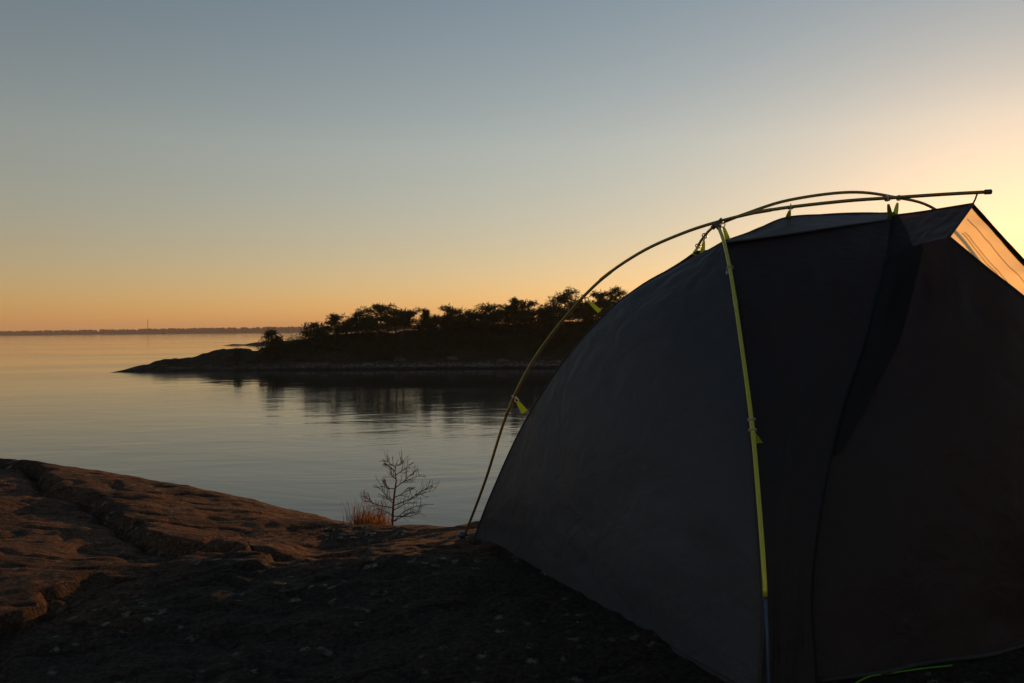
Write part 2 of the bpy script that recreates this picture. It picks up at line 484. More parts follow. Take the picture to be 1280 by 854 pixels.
def terrain(X, Y):
    X = np.asarray(X, float); Y = np.asarray(Y, float)
    cy = np.interp(X, CX, CYv) + 0.10 * noise2(X * 1.3, X * 0 + 3.1)
    cz = np.interp(X, CX, CZv)
    d = cy - Y
    front = cz + 0.018 * np.clip(d, 0, None) - 0.085 * np.clip(d - 1.8, 0, None) * sstep(-1.0, -1.6, X)
    front = front + sstep(-0.9, -0.2, X) * (0.05 * sstep(0.1, 0.6, d) - 0.028 * np.clip(d - 0.6, 0, None))
    b = np.clip(-d, 0, None)
    back = cz - (0.24 * b + 0.055 * b * b)
    back = np.where(b > 6, cz - (1.44 + 1.98) - 0.9 * (b - 6), back)
    slab = np.where(d > 0, front, back)
    # two slabs meet in a trough: the farther one ends in a broken lip over it
    wob = 0.10 * noise2(X * 2.1 + 5, Y * 2.1) + 0.04 * noise2(X * 7, Y * 7 + 3)
    td, ta = seg_dist(X, Y, TROUGH)
    td = td + wob
    fade = sstep(7.6, 6.4, ta + 3.2 * 0) * sstep(0.2, 1.5, ta)
    lip = 0.040 * sstep(-0.02, 0.09, td) * np.exp(-np.clip(td, 0, None) / 1.1)
    groove = -0.045 * np.exp(-(td / 0.045) ** 2)
    slab = slab + fade * (lip + groove) * (Y < cy + 1.5)
    # the ground slopes down towards the camera from the ledge, away from the sun
    s = (X + 0.8) * SX + (Y - 3.35) * SY
    near = np.where(s < 0, 0.080 * s - 0.012 * sstep(0.0, -0.5, s) * sstep(-0.7, -1.3, X), 0.0)
    near = np.maximum(near, -0.62) - 0.012 * np.abs(np.clip(s + 2, None, 0))
    ld, la = seg_dist(X, Y, LEDGE)
    jag = 0.09 * noise2(X * 2.6 + 9, Y * 2.6) + 0.075 * noise2(X * 6.5, Y * 6.5 + 3) + 0.03 * noise2(X * 17, Y * 17)
    w = sstep(-0.022, 0.022, ld + jag)
    wide = sstep(-0.25, 0.25, ld + jag)
    w = np.where(X > -1.0, wide, w)
    z = slab * w + near * (1 - w)
    # relief of the rock
    lowz = 1 - w
    rel = 0.020 * fbm(X * 0.9, Y * 1.4, 3) + 0.012 * fbm(X * 3.2, Y * 4.1 + 7, 4) 
    lam = np.abs(noise2(X * 2.2 + Y * 1.1, Y * 5.0 - X * 1.4))
    rel = rel - 0.014 * np.clip(0.12 - lam, 0, 1) / 0.12 * (0.5 + 0.5 * noise2(X * 0.7, Y * 0.7 + 40))
    calm = 1 - 0.6 * sstep(1.2, 0.4, np.hypot((X - 1.0) / 1.6, (Y - 2.9) / 1.2))
    z = z + rel * calm * (1 + 0.5 * lowz)
    z = z + 0.006 * noise2(X * 14, Y * 18) * (0.6 + 0.8 * lowz)
    # hollow with chips and humus beside the sapling
    z = z - 0.05 * np.exp(-(((X + 0.80) / 0.26) ** 2 + ((Y - 3.78) / 0.16) ** 2))
    z = z + np.where(b > 2.0, 0.25 * fbm(X * 0.35, Y * 0.35 + 2, 4) * np.clip((b - 2) / 4, 0, 1), 0)
    return z
def lichen_shade(X, Y):  # mask for lichen and painted shade on the foreground rock
    ld, la = seg_dist(X, Y, LEDGE)
    return sstep(0.25, -0.35, ld + 0.35 * fbm(X * 1.7, Y * 1.7, 3))
def ground_at(x, y): return float(terrain(np.array([x]), np.array([y]))[0])
def hit(px, py):
    """where the line of sight through (px, py) meets the rock"""
    e = np.array(at(px, py, 1.0) - EYE)
    D = np.arange(0.6, 9, 0.006)
    P = np.array(EYE)[None] + D[:, None] * e[None]
    g = terrain(P[:, 0], P[:, 1])
    i = int(np.argmax(P[:, 2] < g))
    return Vector((P[i, 0], P[i, 1], g[i]))

def graded(lo, a, b, hi, step, grow=1.13):
    mid = list(np.arange(a, b, step))
    out, s, x = [], step, b
    while x < hi: out.append(x); s *= grow; x += s
    out.append(hi)
    pre, s, x = [], step, a
    while True:
        s *= grow; x -= s
        if x < lo: break
        pre.append(x)
    return np.array([lo] + pre[::-1] + mid + out)
gx = graded(-16, -3.9, 2.2, 20, 0.016)
gy = graded(-10, 1.3, 5.6, 17, 0.016)
GX, GY = np.meshgrid(gx, gy)
GZ = terrain(GX, GY)
rock_me = np_mesh('granite_shore', np.stack([GX.ravel(), GY.ravel(), GZ.ravel()], 1), grid_faces(len(gx), len(gy)))
att = rock_me.attributes.new('lichen_shade', 'FLOAT', 'POINT')
att.data.foreach_set('value', lichen_shade(GX, GY).ravel().astype(np.float32))
rock = link('granite_shore', rock_me, M['granite'])
tag(rock, 'bare brown granite outcrop sloping down to the water', kind='structure')

# ------------------------------------------------------------------ sea
sv = np.array([[-4200, -250, 0], [4200, -250, 0], [4200, 4400, 0], [-4200, 4400, 0]], float)
sea = link('sea', np_mesh('sea', sv, np.array([[0, 1, 2, 3]])), M['sea'], smooth=False)
sea.location = (0, 0, SEA)
tag(sea, 'calm sea reflecting the evening sky', kind='structure')

# ------------------------------------------------------------------ the wooded islet across the sound
IX = [-60, -52, -49.8, -45, -40, -37.5, -36, -34, -32, -28, -20, -12, -9, 0, 10, 20, 40, 62, 75, 90]
IZ = [-1.5, -0.9, 0.15, 1.35, 2.35, 2.4, 1.9, 2.9, 3.3, 4.0, 4.4, 4.6, 5.2, 5.5, 5.8, 5.9, 6.0, 5.0, 2.5, -1]
def islet(X, Y):
    ridge = np.interp(X, IX, IZ)
    shore = 99.5 - 2.0 * sstep(-30, 20, X) + 1.6 * noise2(X * 0.09, X * 0 + 2) + 0.8 * noise2(X * 0.4, X * 0 + 8)
    half = 3.0 + 8.0 * sstep(-53, -38, X) + 0.12 * np.clip(X + 50, 0, 60)
    t = (Y - shore) / half
    prof = np.where(t < 0.28, 0.16 * sstep(-0.02, 0.22, t) + 0.10 * t, 0.19 + 0.81 * sstep(0.22, 0.95, t))
    prof = np.where(t > 1.0, 1 - sstep(1.0, 2.6, t) * 1.3, prof)
    prof = np.where(t < 0, t * 1.2, prof)
    z = np.clip(ridge, 0.1, None) * prof + np.clip(ridge, None, 0)
    z = z + sstep(-30, -36, X) * (0.32 * fbm(X * 0.5, Y * 0.5 + 3, 4)) * np.clip(prof * 3, 0, 1) * np.clip(ridge, 0, 1)
    z = z + (0.55 * fbm(X * 0.22, Y * 0.30, 4) + 0.22 * np.abs(fbm(X * 0.8, Y * 1.1 + 5, 3))) * np.clip(prof * 1.6, 0, 0.75) * np.clip(ridge / 2.5, 0.1, 1)
    return z
ix = np.concatenate([np.arange(-60, 25, 0.35), np.arange(25, 92, 1.2)])
iy = np.concatenate([np.arange(94, 118, 0.35), np.arange(118, 142, 1.5)])
XX, YY = np.meshgrid(ix, iy)
isl = link('islet', np_mesh('islet', np.stack([XX.ravel(), YY.ravel(), islet(XX, YY).ravel()], 1), grid_faces(len(ix), len(iy))), M['islet'])
isl.location = (0, 0, SEA)
tag(isl, 'low dark rocky islet with a pale stony shore', kind='structure')
def islet_z(x, y): return float(islet(np.array([x]), np.array([y]))[0]) + SEA

def leaf_faces(centres, radii, counts, size, rng, drop=0.0):
    """loose triangles spread through flattened clumps"""
    V = []
    for c, r, n in zip(centres, radii, counts):
        d = rng.randn(n, 3)
        d /= np.linalg.norm(d, axis=1)[:, None]
        q = d * (rng.rand(n, 1) ** 0.5) * np.array(r)
        q[:, 2] = np.where(q[:, 2] < 0, q[:, 2] * 0.55, q[:, 2])
        p = np.array(c) + q
        a = rng.randn(n, 3) * np.array([1, 1, 0.7]) + d * 0.8; b = rng.randn(n, 3)
        a /= np.linalg.norm(a, axis=1)[:, None]; b /= np.linalg.norm(b, axis=1)[:, None]
        s = size * (0.5 + 1.0 * rng.rand(n, 1))
        tri = np.stack([p - b * s * 0.16, p + b * s * 0.16, p + a * s], 1)
        V.append(tri.reshape(-1, 3))
    V = np.concatenate(V)
    return V, np.arange(len(V)).reshape(-1, 3)

def pine(name, x, y, H, W, seed, label, group, lean=0.0, first=0.42, flat=0.55, dens=1.0, category='tree', spiky=False):
    rng = np.random.RandomState(seed)
    base = Vector((x, y, islet_z(x, y) - 0.15))
    root = tag(empty(name, base), label, category, group)
    tm = MB()
    n = 7
    tp, bend = [], rng.uniform(-0.06, 0.06, 2)
    for i in range(n):
        t = i / (n - 1)
        tp.append(base + Vector((lean * H * t ** 1.5 + bend[0] * H * math.sin(t * 4.0), bend[1] * H * math.sin(t * 3.1), H * 0.93 * t)))
    r0 = 0.030 * H + 0.03
    tm.tube(tp, [r0 * (1 - 0.8 * i / (n - 1)) for i in range(n)], 6)
    cen, rad, cnt = [], [], []
    k = max(9, int(7 + H * 2.6))
    for i in range(k):
        t = first + (1 - first) * (i + rng.rand() * 0.8) / k
        p0 = tp[0].lerp(tp[-1], t)
        f = t * (n - 1); j = min(int(f), n - 2)
        p0 = tp[j].lerp(tp[j + 1], f - j)
        ang = rng.rand() * 6.28 if not spiky else i * 2.4
        reach = W * 0.55 * ((1.05 - 0.70 * ((t - first) / (1 - first)) ** 2.5) if not spiky else (1.1 - t)) * rng.uniform(0.55, 1.0)
        dv = Vector((math.cos(ang), math.sin(ang) * 0.8, 0))
        rise = H * rng.uniform(0.02, 0.14)
        p2 = p0 + dv * reach + Vector((0, 0, rise))
        pm = p0 + dv * reach * 0.55 + Vector((0, 0, rise * 0.25))
        tm.tube([p0, pm, p2], [r0 * 0.34, r0 * 0.22, r0 * 0.08], 4)
        for q_t, sc in ((1.0, 1.0), (0.8, 0.95), (0.58, 0.85), (0.36, 0.6)):
            if rng.rand() < 0.12: continue
            s = (0.055 * W + 0.26) * rng.uniform(0.6, 1.35) * sc * (0.75 if spiky else 1)
            q = p0.lerp(p2, q_t) + Vector((rng.uniform(-.35, .35), rng.uniform(-.3, .3), 0.08 + rng.uniform(-.12, .22)))
            cen.append(q)
            rad.append((s * 1.5, s * 1.3, s * (flat + 0.15)))
            cnt.append(int((28 + 80 * s * s) * dens))
    s = (0.07 * W + 0.25) * (0.6 if spiky else 1)
    cen.append(tp[-1] + Vector((0, 0, 0.05))); rad.append((s * 1.3, s * 1.2, s * (0.7 if not spiky else 1.6))); cnt.append(int(70 * dens))
    link('trunk', tm.mesh('trunk'), M['bark'], root)
    V, F = leaf_faces([tuple(c) for c in cen], rad, cnt, 0.36, rng)
    link('crown', np_mesh('crown', V, F), M['needles'], root, smooth=False)
    return root

GT = 'pines along the crest of the islet'
TREES = [
    # px, top y, width px, depth, kwargs, label
    (392, 404, 30, 108, dict(first=0.15, flat=0.8), 'low bushy pine, outermost of the row towards the open sea'),
    (419, 394, 26, 109, dict(first=0.35), 'small round-headed pine beside the outermost low pine'),
    (447, 391, 26, 110, dict(first=0.3), 'slender pine hugging the largest dome-crowned pine'),
    (472, 381, 46, 109, dict(first=0.35, dens=1.15), 'broad dome-crowned pine, largest of the outer grove'),
    (496, 387, 30, 110, dict(first=0.45, dens=0.8), 'thin-crowned pine between the dome-crowned and the leaning pine'),
    (510, 386, 40, 108, dict(first=0.5, lean=0.32, flat=0.4), 'pine leaning over with a flat slanting crown and bare trunk'),
    (531, 386, 17, 109, dict(first=0.2, spiky=True), 'narrow pointed little conifer next to the leaning pine'),
    (541, 397, 20, 110, dict(first=0.25), 'stunted low pine in the gap before the flat-topped pine'),
    (565, 385, 42, 109, dict(first=0.4, flat=0.45), 'flat-topped pine standing alone past the gap'),
    (587, 389, 26, 111, dict(first=0.35), 'smaller pine tucked behind the flat-topped pine'),
    (611, 381, 38, 109, dict(first=0.35), 'broad pine at the end of the dense stand facing the flat-topped pine'), (634, 381, 34, 111, dict(first=0.3), 'pine close behind the slim pointed conifer'),
    (643, 373, 18, 109, dict(first=0.3, spiky=True), 'slim pointed conifer rising out of the dense pines'),
    (662, 377, 34, 110, dict(first=0.35), 'round-headed pine between the slim pointed conifer and the dip'), (684, 386, 28, 109, dict(first=0.3), 'lower pine in the dip beside the tall wide pine'),
    (706, 366, 46, 109, dict(first=0.4, dens=1.1), 'tall wide pine standing behind the bent tent pole'),
    (730, 380, 28, 111, dict(first=0.3), 'short pine tucked under the neon tab of the bent tent pole'), (748, 366, 30, 109, dict(first=0.4), 'pine showing between the bent tent pole and the tent wall'),
    (770, 361, 30, 110, dict(first=0.35), 'pine whose crown just clears the slope of the tent wall'),
    (600, 393, 30, 113, dict(first=0.2), None), (622, 389, 30, 113, dict(first=0.2), None), (652, 388, 34, 113, dict(first=0.2), None), (694, 385, 30, 113, dict(first=0.2), None), (722, 378, 32, 113, dict(first=0.2), None),
]
for px, ty, w_ in ((405, 410, 24), (432, 402, 26), (458, 396, 26), (484, 397, 30), (553, 398, 26), (577, 396, 28), (672, 389, 30), (741, 384, 28), (758, 376, 28)):
    TREES.append((px, ty, w_, 112, dict(first=0.2, flat=0.6, dens=0.9),
                  'low bushy pine filling in behind the outer grove' if px < 530 else 'low bushy pine half hidden by the flat-topped pine' if px < 590 else None))
for i, (px, ty, wpx, dep, kw, lab) in enumerate(TREES):
    wpx *= 1.2
    top = at(px, ty, dep)
    bz = islet_z(top.x, dep)
    pine('pine_tree', top.x - kw.get('lean', 0) * (top.z - bz) * 0.6, dep, top.z - bz, wpx / FPX * dep, 100 + i,
         lab or 'low dark pine filling in behind the dense stand of pines', GT, **kw)
top = at(340, 413, 106)
pine('juniper_bush', top.x, 106, top.z - islet_z(top.x, 106), 3.2, 77, 'lone round bush at the low end of the islet', None, first=0.05, flat=0.9, category='bush', dens=1.3)
top = at(296, 437, 104)
pine('juniper_bush', top.x, 104, max(0.6, top.z - islet_z(top.x, 104)), 0.9, 78, 'tiny twiggy shrub on the rocky point of the islet', None, first=0.2, flat=0.8, category='bush', dens=0.3)

rng = np.random.RandomState(5)
cen, rad, cnt = [], [], []
for i in range(700):
    x = rng.uniform(-33, 26); y = rng.uniform(103.5, 113)
    z = islet_z(x, y)
    if z - SEA < 1.6 + 1.2 * noise2(np.array([x * 0.2]), np.array([y * 0.3]))[0]: continue
    s = rng.uniform(0.45, 1.0) * (1.0 + 0.9 * sstep(-14, -8, np.array(x)) * sstep(106, 108, np.array(y)))
    cen.append((x, y, z + s * 0.25)); rad.append((s * 1.5, s * 1.2, s * 0.8)); cnt.append(int(60 + 110 * s * s))
V, F = leaf_faces(cen, rad, cnt, 0.22, rng)
tag(link('heath_scrub', np_mesh('heath_scrub', V, F), M['scrub'], smooth=False), 'dark low heath and scrub covering the islet under the pines', kind='stuff')

# boulders lying along the islet's shore
BOULDERS = [(404, 1.2, 101.2, 'low boulder on the islet shore under the outermost pines'), (500, 1.5, 102.6, 'broad flat boulder up the bank below the leaning pine'),
            (566, 1.4, 103.4, 'rounded boulder up the bank below the flat-topped pine'), (628, 1.3, 100.9, 'boulder on the islet shore below the dense pine stand')]
for i, (px, w, d, lab) in enumerate(BOULDERS):
    p = at(px, 440, d)
    z = islet_z(p.x, d)
    b = MB(); b.ball(Vector((0, 0, 0)), (w * 0.7, w * 0.5, w * 0.28), 14, 9, 0.10)
    o = link('boulder', b.mesh('boulder'), M['boulder'])
    o.location = (p.x, d, z + w * 0.03)
    o.rotation_euler = (0, 0, i * 1.1)
    tag(o, lab, 'boulder', 'boulders along the islet shore')

# ------------------------------------------------------------------ low skerry and far shore
def mound(name, pts, depth, half, mat, label, kind):
    """pts: (x, height above sea); a low whaleback of land at a distance"""
    xs = np.array([p[0] for p in pts]); hs = np.array([p[1] for p in pts])
    nx = 260
    X = np.linspace(xs[0], xs[-1], nx)
    prof = np.array([-0.4, 0.25, 0.7, 1.0, 0.8, 0.3, -0.4]); yy = np.linspace(-half, half, 7)
    V = []
    H = np.interp(X, xs, hs) * (1 + 0.25 * fbm(X / half * 0.8, X * 0 + 4.4, 3))
    for q, p in zip(yy, prof):
        V.append(np.stack([X, np.full(nx, depth + q), H * p + SEA], 1))
    o = link(name, np_mesh(name, np.concatenate(V), grid_faces(nx, 7)), mat)
    return tag(o, label, kind=kind)
mound('skerry', [((283 - 640) / FPX * 280, 0.05), (-98, 0.5), (-94, 0.25), (-90, 0.9), (-82, 1.3), (-70, 1.2), (-55, 0.4)], 280, 7, M['islet'], 'thin low skerry in the water behind the islet', 'structure')
FAR = 2050.0
mound('far_shore', [(-3600, 5), (-2200, 5), (-1300, 6), (-900, 8), (-400, 11), (0, 12), (800, 10), (2000, 7), (3400, 4)], FAR, 130, M['far'], 'far low shore along the horizon', 'structure')
rng = np.random.RandomState(9)
nT = 2600
tx = rng.uniform(-2300, 1400, nT); ty = FAR + rng.uniform(-90, 40, nT)
thh = np.interp(tx, [-2300, -1300, -900, -400, 0, 1400], [7, 7.5, 8, 8, 8, 8]) * rng.uniform(0.7, 1.15, nT)
lz = np.interp(tx, [-2300, -1300, -900, -400, 0, 800, 1400], [3, 4, 6, 8, 8, 8, 6]) * (0.45 + 0.55 * np.clip((ty - FAR + 90) / 90, 0, 1))
ang = np.arange(5) * 2 * np.pi / 5
V = np.zeros((nT, 11, 3))
wd = rng.uniform(3.0, 6.5, nT)
for k in range(5):
    V[:, k] = np.stack([tx + np.cos(ang[k]) * wd, ty + np.sin(ang[k]) * wd, SEA + lz - 1], 1)
    V[:, 5 + k] = np.stack([tx + np.cos(ang[k] + .6) * wd * .8, ty + np.sin(ang[k] + .6) * wd * .8, SEA + lz + thh * rng.uniform(.6, .85, nT)], 1)
V[:, 10] = np.stack([tx, ty, SEA + lz + thh], 1)
base_f = []
for k in range(5):
    a, b = k, (k + 1) % 5
    base_f += [(a, b, 5 + b), (a, 5 + b, 5 + a), (5 + a, 5 + b, 10)]
base_f = np.array(base_f)
F = (base_f[None] + (np.arange(nT) * 11)[:, None, None]).reshape(-1, 3)
tag(link('far_forest', np_mesh('far_forest', V.reshape(-1, 3), F), M['far'], smooth=False), 'continuous dark forest on the far shore', kind='stuff')

p = at(184.5, 412, FAR)
mast = tag(empty('radio_mast', (p.x, FAR, SEA + 9)), 'thin tall radio mast standing on the far shore', 'mast')
b = MB()
q0 = Vector((p.x, FAR, SEA + 6)); q1 = at(184.5, 400, FAR)
for k in range(3):
    a = k * 2.094
    o = Vector((math.cos(a), math.sin(a), 0))
    b.tube([q0 + o * 1.1, q1 + o * 0.55], 0.28, 5)
link('lattice_tower', b.mesh('lattice_tower'), M['steel'], mast)
b = MB(); b.tube([q1 - Vector((0, 0, 1)), q1 + Vector((0, 0, 4))], 0.22, 5)
link('antenna', b.mesh('antenna'), M['steel'], mast)

# ------------------------------------------------------------------ the tent
foot_far_left = hit(581, 672)
Lc = hit(593, 673)
Nf = Vector((0.61, 1.90, ground_at(0.61, 1.90)))
Nc = Vector((0.60, 1.96, ground_at(0.60, 1.96) + 0.01))
tent = tag(empty('tent', Vector((0.9, 3.0, ground_at(0.9, 3.0)))), 'dark grey dome tent on bent yellow-green poles, pitched on the rock', 'tent')
def gpt(x, y, dz=0.012): return Vector((x, y, ground_at(x, y) + dz))

def resamp(pts, n): return spline([tuple(p) for p in pts], n)
def panel(name, top, bottom, nu, nv, mat, sag=0.0, wrinkle=0.006, seed=0, ws=(2.2, 1.1), pleat=None, bow=None):
    """cloth stretched between two curves"""
    A, B = resamp(top, nu), resamp(bottom, nu)
    v = np.linspace(0, 1, nv)[:, None, None]
    G = A[None] * (1 - v) + B[None] * v
    du = np.gradient(G, axis=1); dv = np.gradient(G, axis=0)
    N = np.cross(du, dv); N /= np.linalg.norm(N, axis=2)[:, :, None] + 1e-9
    toeye = np.array(EYE) - G
    flip = np.sign((N * toeye).sum(2).mean())
    N = N * flip
    U, W = np.meshgrid(np.linspace(0, 1, nu), np.linspace(0, 1, nv))
    prof = np.sin(np.pi * U) * np.sin(np.pi * W)
    edge = np.clip(np.minimum(np.minimum(U, 1 - U), np.minimum(W, 1 - W)) / 0.08, 0, 1)
    D = -sag * prof
    if bow is not None: D = D + bow * np.sin(np.pi * W)
    D = D + wrinkle * edge * fbm(U * ws[0] * 3 + seed * 7.1, W * ws[1] * 3 + seed * 3.3, 4)
    if pleat is not None: D = D + pleat(U, W)
    G = G + N * D[:, :, None]
    F = grid_faces(nu, nv)
    o = link(name, np_mesh(name, G.reshape(-1, 3), F), mat, tent)
    return o, G
def hem(parent, pts, r=0.006, mat='hem', name='hem'):
    b = MB(); b.tube([Vector(p) for p in pts], r, 6)
    return link(name, b.mesh(name), M[mat], parent)

leftEdge = [Lc, at(613, 620, 3.38), at(652, 535, 3.32), at(702, 455, 3.22), at(752, 397, 3.13), at(802, 357, 3.06), at(850, 331, 2.99), at(884, 314, 2.92), at(905, 302, 2.86)]
seamB = [at(905, 302, 2.86), at(918, 360, 2.62), at(929, 440, 2.42), at(936, 520, 2.27), at(943, 600, 2.15), at(949, 680, 2.07), at(954, 770, 2.0), Nc]
# end wall: from the left edge (foot to top) across to the seam under the near pole
w, G = panel('wall_panel', leftEdge, [seamB[-1], *seamB[-2::-1]], 90, 70, M['nylon'], sag=-0.045, wrinkle=0.008, seed=1)
hem(w, G[0], 0.004); hem(w, G[-1], 0.006)
hem(w, G[:, 0] + np.array([0, 0, 0.004]), 0.008)
# roof strip
ridge = [at(905, 302, 2.86), at(942, 289, 2.87), at(985, 272, 2.90), at(1050, 268.5, 2.90), at(1118, 266.5, 2.90)]
crease = [at(905, 304, 2.83), at(950, 298, 2.76), at(1000, 291, 2.72), at(1060, 282, 2.74), at(1113, 275, 2.80)]
w, G = panel('roof_panel', ridge, crease, 60, 8, M['roof_nylon'], wrinkle=0.004, seed=2)
hem(w, G[0], 0.004); hem(w, G[-1], 0.0035)
# side wall between the near pole and the door seam
seamS_base = gpt(0.76, 2.0)
base2 = [Nc, gpt(0.68, 1.985), seamS_base]
seamS = [at(1113, 275, 2.80), at(1106, 330, 2.60), at(1082, 420, 2.40), at(1052, 510, 2.26), at(1028, 620, 2.14), at(1014, 740, 2.06), seamS_base]
A = resamp(seamB, 60); Bq = resamp(seamS, 60)
crA = resamp(crease, 40); bsA = resamp(base2, 40)
def coons(name, top, bot, left, right, mat, disp=0.0, seed=0, wr=0.006, sag=0.0, parent=None):
    nu, nv = len(top), len(left)
    u = np.linspace(0, 1, nu)[None, :, None]; v = np.linspace(0, 1, nv)[:, None, None]
    G = (1 - v) * top[None] + v * bot[None] + (1 - u) * left[:, None] + u * right[:, None] \
        - ((1 - u) * (1 - v) * top[0] + u * (1 - v) * top[-1] + (1 - u) * v * bot[0] + u * v * bot[-1])
    du = np.gradient(G, axis=1); dv = np.gradient(G, axis=0)
    N = np.cross(du, dv); N /= np.linalg.norm(N, axis=2)[:, :, None] + 1e-9
    N *= np.sign((N * (np.array(EYE) - G)).sum(2).mean())
    U, W = np.meshgrid(u.ravel(), v.ravel())
    edge = np.clip(np.minimum(np.minimum(U, 1 - U), np.minimum(W, 1 - W)) / 0.06, 0, 1)
    D = wr * edge * fbm(U * 5 + seed * 7.1, W * 4 + seed * 3.3, 4) - sag * np.sin(np.pi * U) * np.sin(np.pi * W)
    if callable(disp): D = D + disp(U, W)
    G = G + N * D[:, :, None]
    o = link(name, np_mesh(name, G.reshape(-1, 3), grid_faces(nu, nv)), mat, parent or tent)
    return o, G
w, G = coons('wall_panel', crA, bsA, A, Bq, M['shaded_nylon'], seed=3, wr=0.008, sag=0.03)
hem(w, G[:, -1] + np.array([0.004, 0.005, 0.0]), 0.005, 'shade_and_hem'); hem(w, G[-1], 0.007)
# door panel to the right of the seam, its upper corner hanging open
dtop = [at(1108, 322, 2.62), at(1150, 306, 2.53), at(1186, 296, 2.46), at(1232, 334, 2.42), at(1282, 373, 2.40), at(1400, 470, 2.38), at(1500, 560, 2.40)]
dtop = resamp(dtop[:3], 24).tolist()[:-1] + resamp(dtop[2:], 46).tolist()
dtop = np.array(dtop)
dleft = resamp([at(1108, 322, 2.62), at(1084, 420, 2.42), at(1054, 510, 2.28), at(1030, 620, 2.16), at(1016, 740, 2.08), gpt(0.775, 2.03)], 80)
dbase = resamp([gpt(0.775, 2.03), gpt(1.2, 2.12), gpt(1.7, 2.28), gpt(2.15, 2.50)], len(dtop))
dright = resamp([Vector(dtop[-1]), Vector(dtop[-1]).lerp(gpt(2.15, 2.50), 0.5) + Vector((0.05, -0.03, 0)), gpt(2.15, 2.50)], 80)
def pleat(U, W):
    return 0.010 * np.sin(U * 26 + W * 5) * sstep(0.2, 0.9, W) + 0.012 * np.sin((U + 0.15 * W) * 40) * np.exp(-((W - 0.16) / 0.12) ** 2) * sstep(0.0, 0.08, W) * sstep(0.55, 0.35, U)
w, G = coons('door_panel', dtop, dbase, dleft, dright, M['shaded_nylon'], disp=pleat, seed=5, wr=0.012)
hem(w, G[0][23:], 0.004); hem(w, G[-1], 0.007)
DT = G[0].copy()
# added black strip, painting the fold's shade along the door seam
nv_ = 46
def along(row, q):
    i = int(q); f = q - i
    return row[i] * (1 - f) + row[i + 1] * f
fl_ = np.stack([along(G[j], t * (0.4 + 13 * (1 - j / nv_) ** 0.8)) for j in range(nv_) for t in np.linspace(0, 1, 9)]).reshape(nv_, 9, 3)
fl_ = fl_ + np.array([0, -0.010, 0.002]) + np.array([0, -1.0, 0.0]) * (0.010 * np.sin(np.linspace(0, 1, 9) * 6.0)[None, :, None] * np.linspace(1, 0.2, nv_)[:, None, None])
shade_and_hem = link('fold_shade', np_mesh('fold_shade', fl_.reshape(-1, 3), grid_faces(9, nv_)), M['shade_and_hem'], tent)
# hood over the door
tip = at(1216, 255, 2.62)
hood_top = [at(1113, 270, 2.86), at(1150, 265.5, 2.77), tip]
hood_bot = [Vector(q) for q in DT[:24:4]] + [Vector(DT[23])]
w, G = panel('hood_panel', hood_top, hood_bot, 40, 20, M['shaded_nylon'], wrinkle=0.004, seed=6)
hem(w, G[:, -1], 0.005); hem(w, G[0], 0.004)
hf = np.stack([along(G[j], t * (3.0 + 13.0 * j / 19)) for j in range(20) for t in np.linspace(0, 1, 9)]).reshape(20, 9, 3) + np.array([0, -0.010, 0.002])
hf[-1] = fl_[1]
link('fold_shade', np_mesh('fold_shade', hf.reshape(-1, 3), grid_faces(9, 20)), M['shade_and_hem'], tent)  # painted fold shade carried up over the hood
# far wall of the open end: pale fabric with the low sun behind it
fe = [tip + Vector((0.004, 0.01, 0)), at(1281, 328, 2.74), at(1400, 455, 2.95), at(1500, 600, 3.15)]
fi = [at(1100, 285, 3.02), at(1150, 390, 3.12), at(1250, 490, 3.28), at(1360, 640, 3.40)]
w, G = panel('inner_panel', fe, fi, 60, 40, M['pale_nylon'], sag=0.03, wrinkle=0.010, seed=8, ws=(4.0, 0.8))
b = MB()
E0 = G[0]
n_ = len(E0)
for i in range(n_):
    p = Vector(E0[i]); q = Vector(G[3, i]); d = (q - p).normalized()
    wdt = 0.010 + 0.012 * i / n_
    b.v += [p - d * wdt * 0.4 + Vector((0, -0.004, 0)), p + d * wdt + Vector((0, -0.004, 0)), p + d * wdt + Vector((0, 0.004, 0)), p - d * wdt * 0.4 + Vector((0, 0.004, 0))]
for i in range(n_ - 1):
    for k in range(4):
        a, c = i * 4 + k, i * 4 + (k + 1) % 4
        b.f.append((a, c, c + 4, a + 4))
link('hem', b.mesh('hem'), M['hem'], w)
for k in (5, 9, 10):
    hem(w, G[k, 1 + k // 3:26 + k] + np.array([0, 0.003, 0]), 0.0011, 'seam', 'seam')
# back wall and back roof, closing the tent on the side of the sea
btop = [Lc + Vector((0.005, 0.03, 0)), at(654, 537, 3.36), at(754, 398, 3.18), at(856, 325, 3.08), at(871, 315, 3.06), at(893, 311, 2.98), at(986, 274, 2.93), at(1116, 268, 2.93), at(1135, 290, 3.0)]
bbot = [Lc + Vector((0.02, 0.04, 0)), gpt(0.1, 3.62), gpt(0.45, 3.8), gpt(0.9, 4.0), gpt(1.1, 4.1), gpt(1.3, 4.15), gpt(1.6, 4.2), gpt(2.0, 4.0), gpt(2.3, 3.8)]
w, G = panel('back_panel', btop, bbot, 80, 30, M['roof_nylon'], wrinkle=0.006, seed=9, bow=0.0)
hem(w, G[0], 0.004)
# pale end wall under the open peak, facing the sea; unseen, added to diffuse the low sun
w, G = panel('added_end_panel', [Vector(q) + Vector((-0.012, -0.02, 0.03)) for q in (fi[0], fi[1], fi[2], fi[3])], [gpt(1.35, 4.14), gpt(1.8, 4.08), gpt(2.3, 3.8), gpt(2.6, 3.45)], 40, 30, M['pale_nylon'], wrinkle=0.008, seed=12)
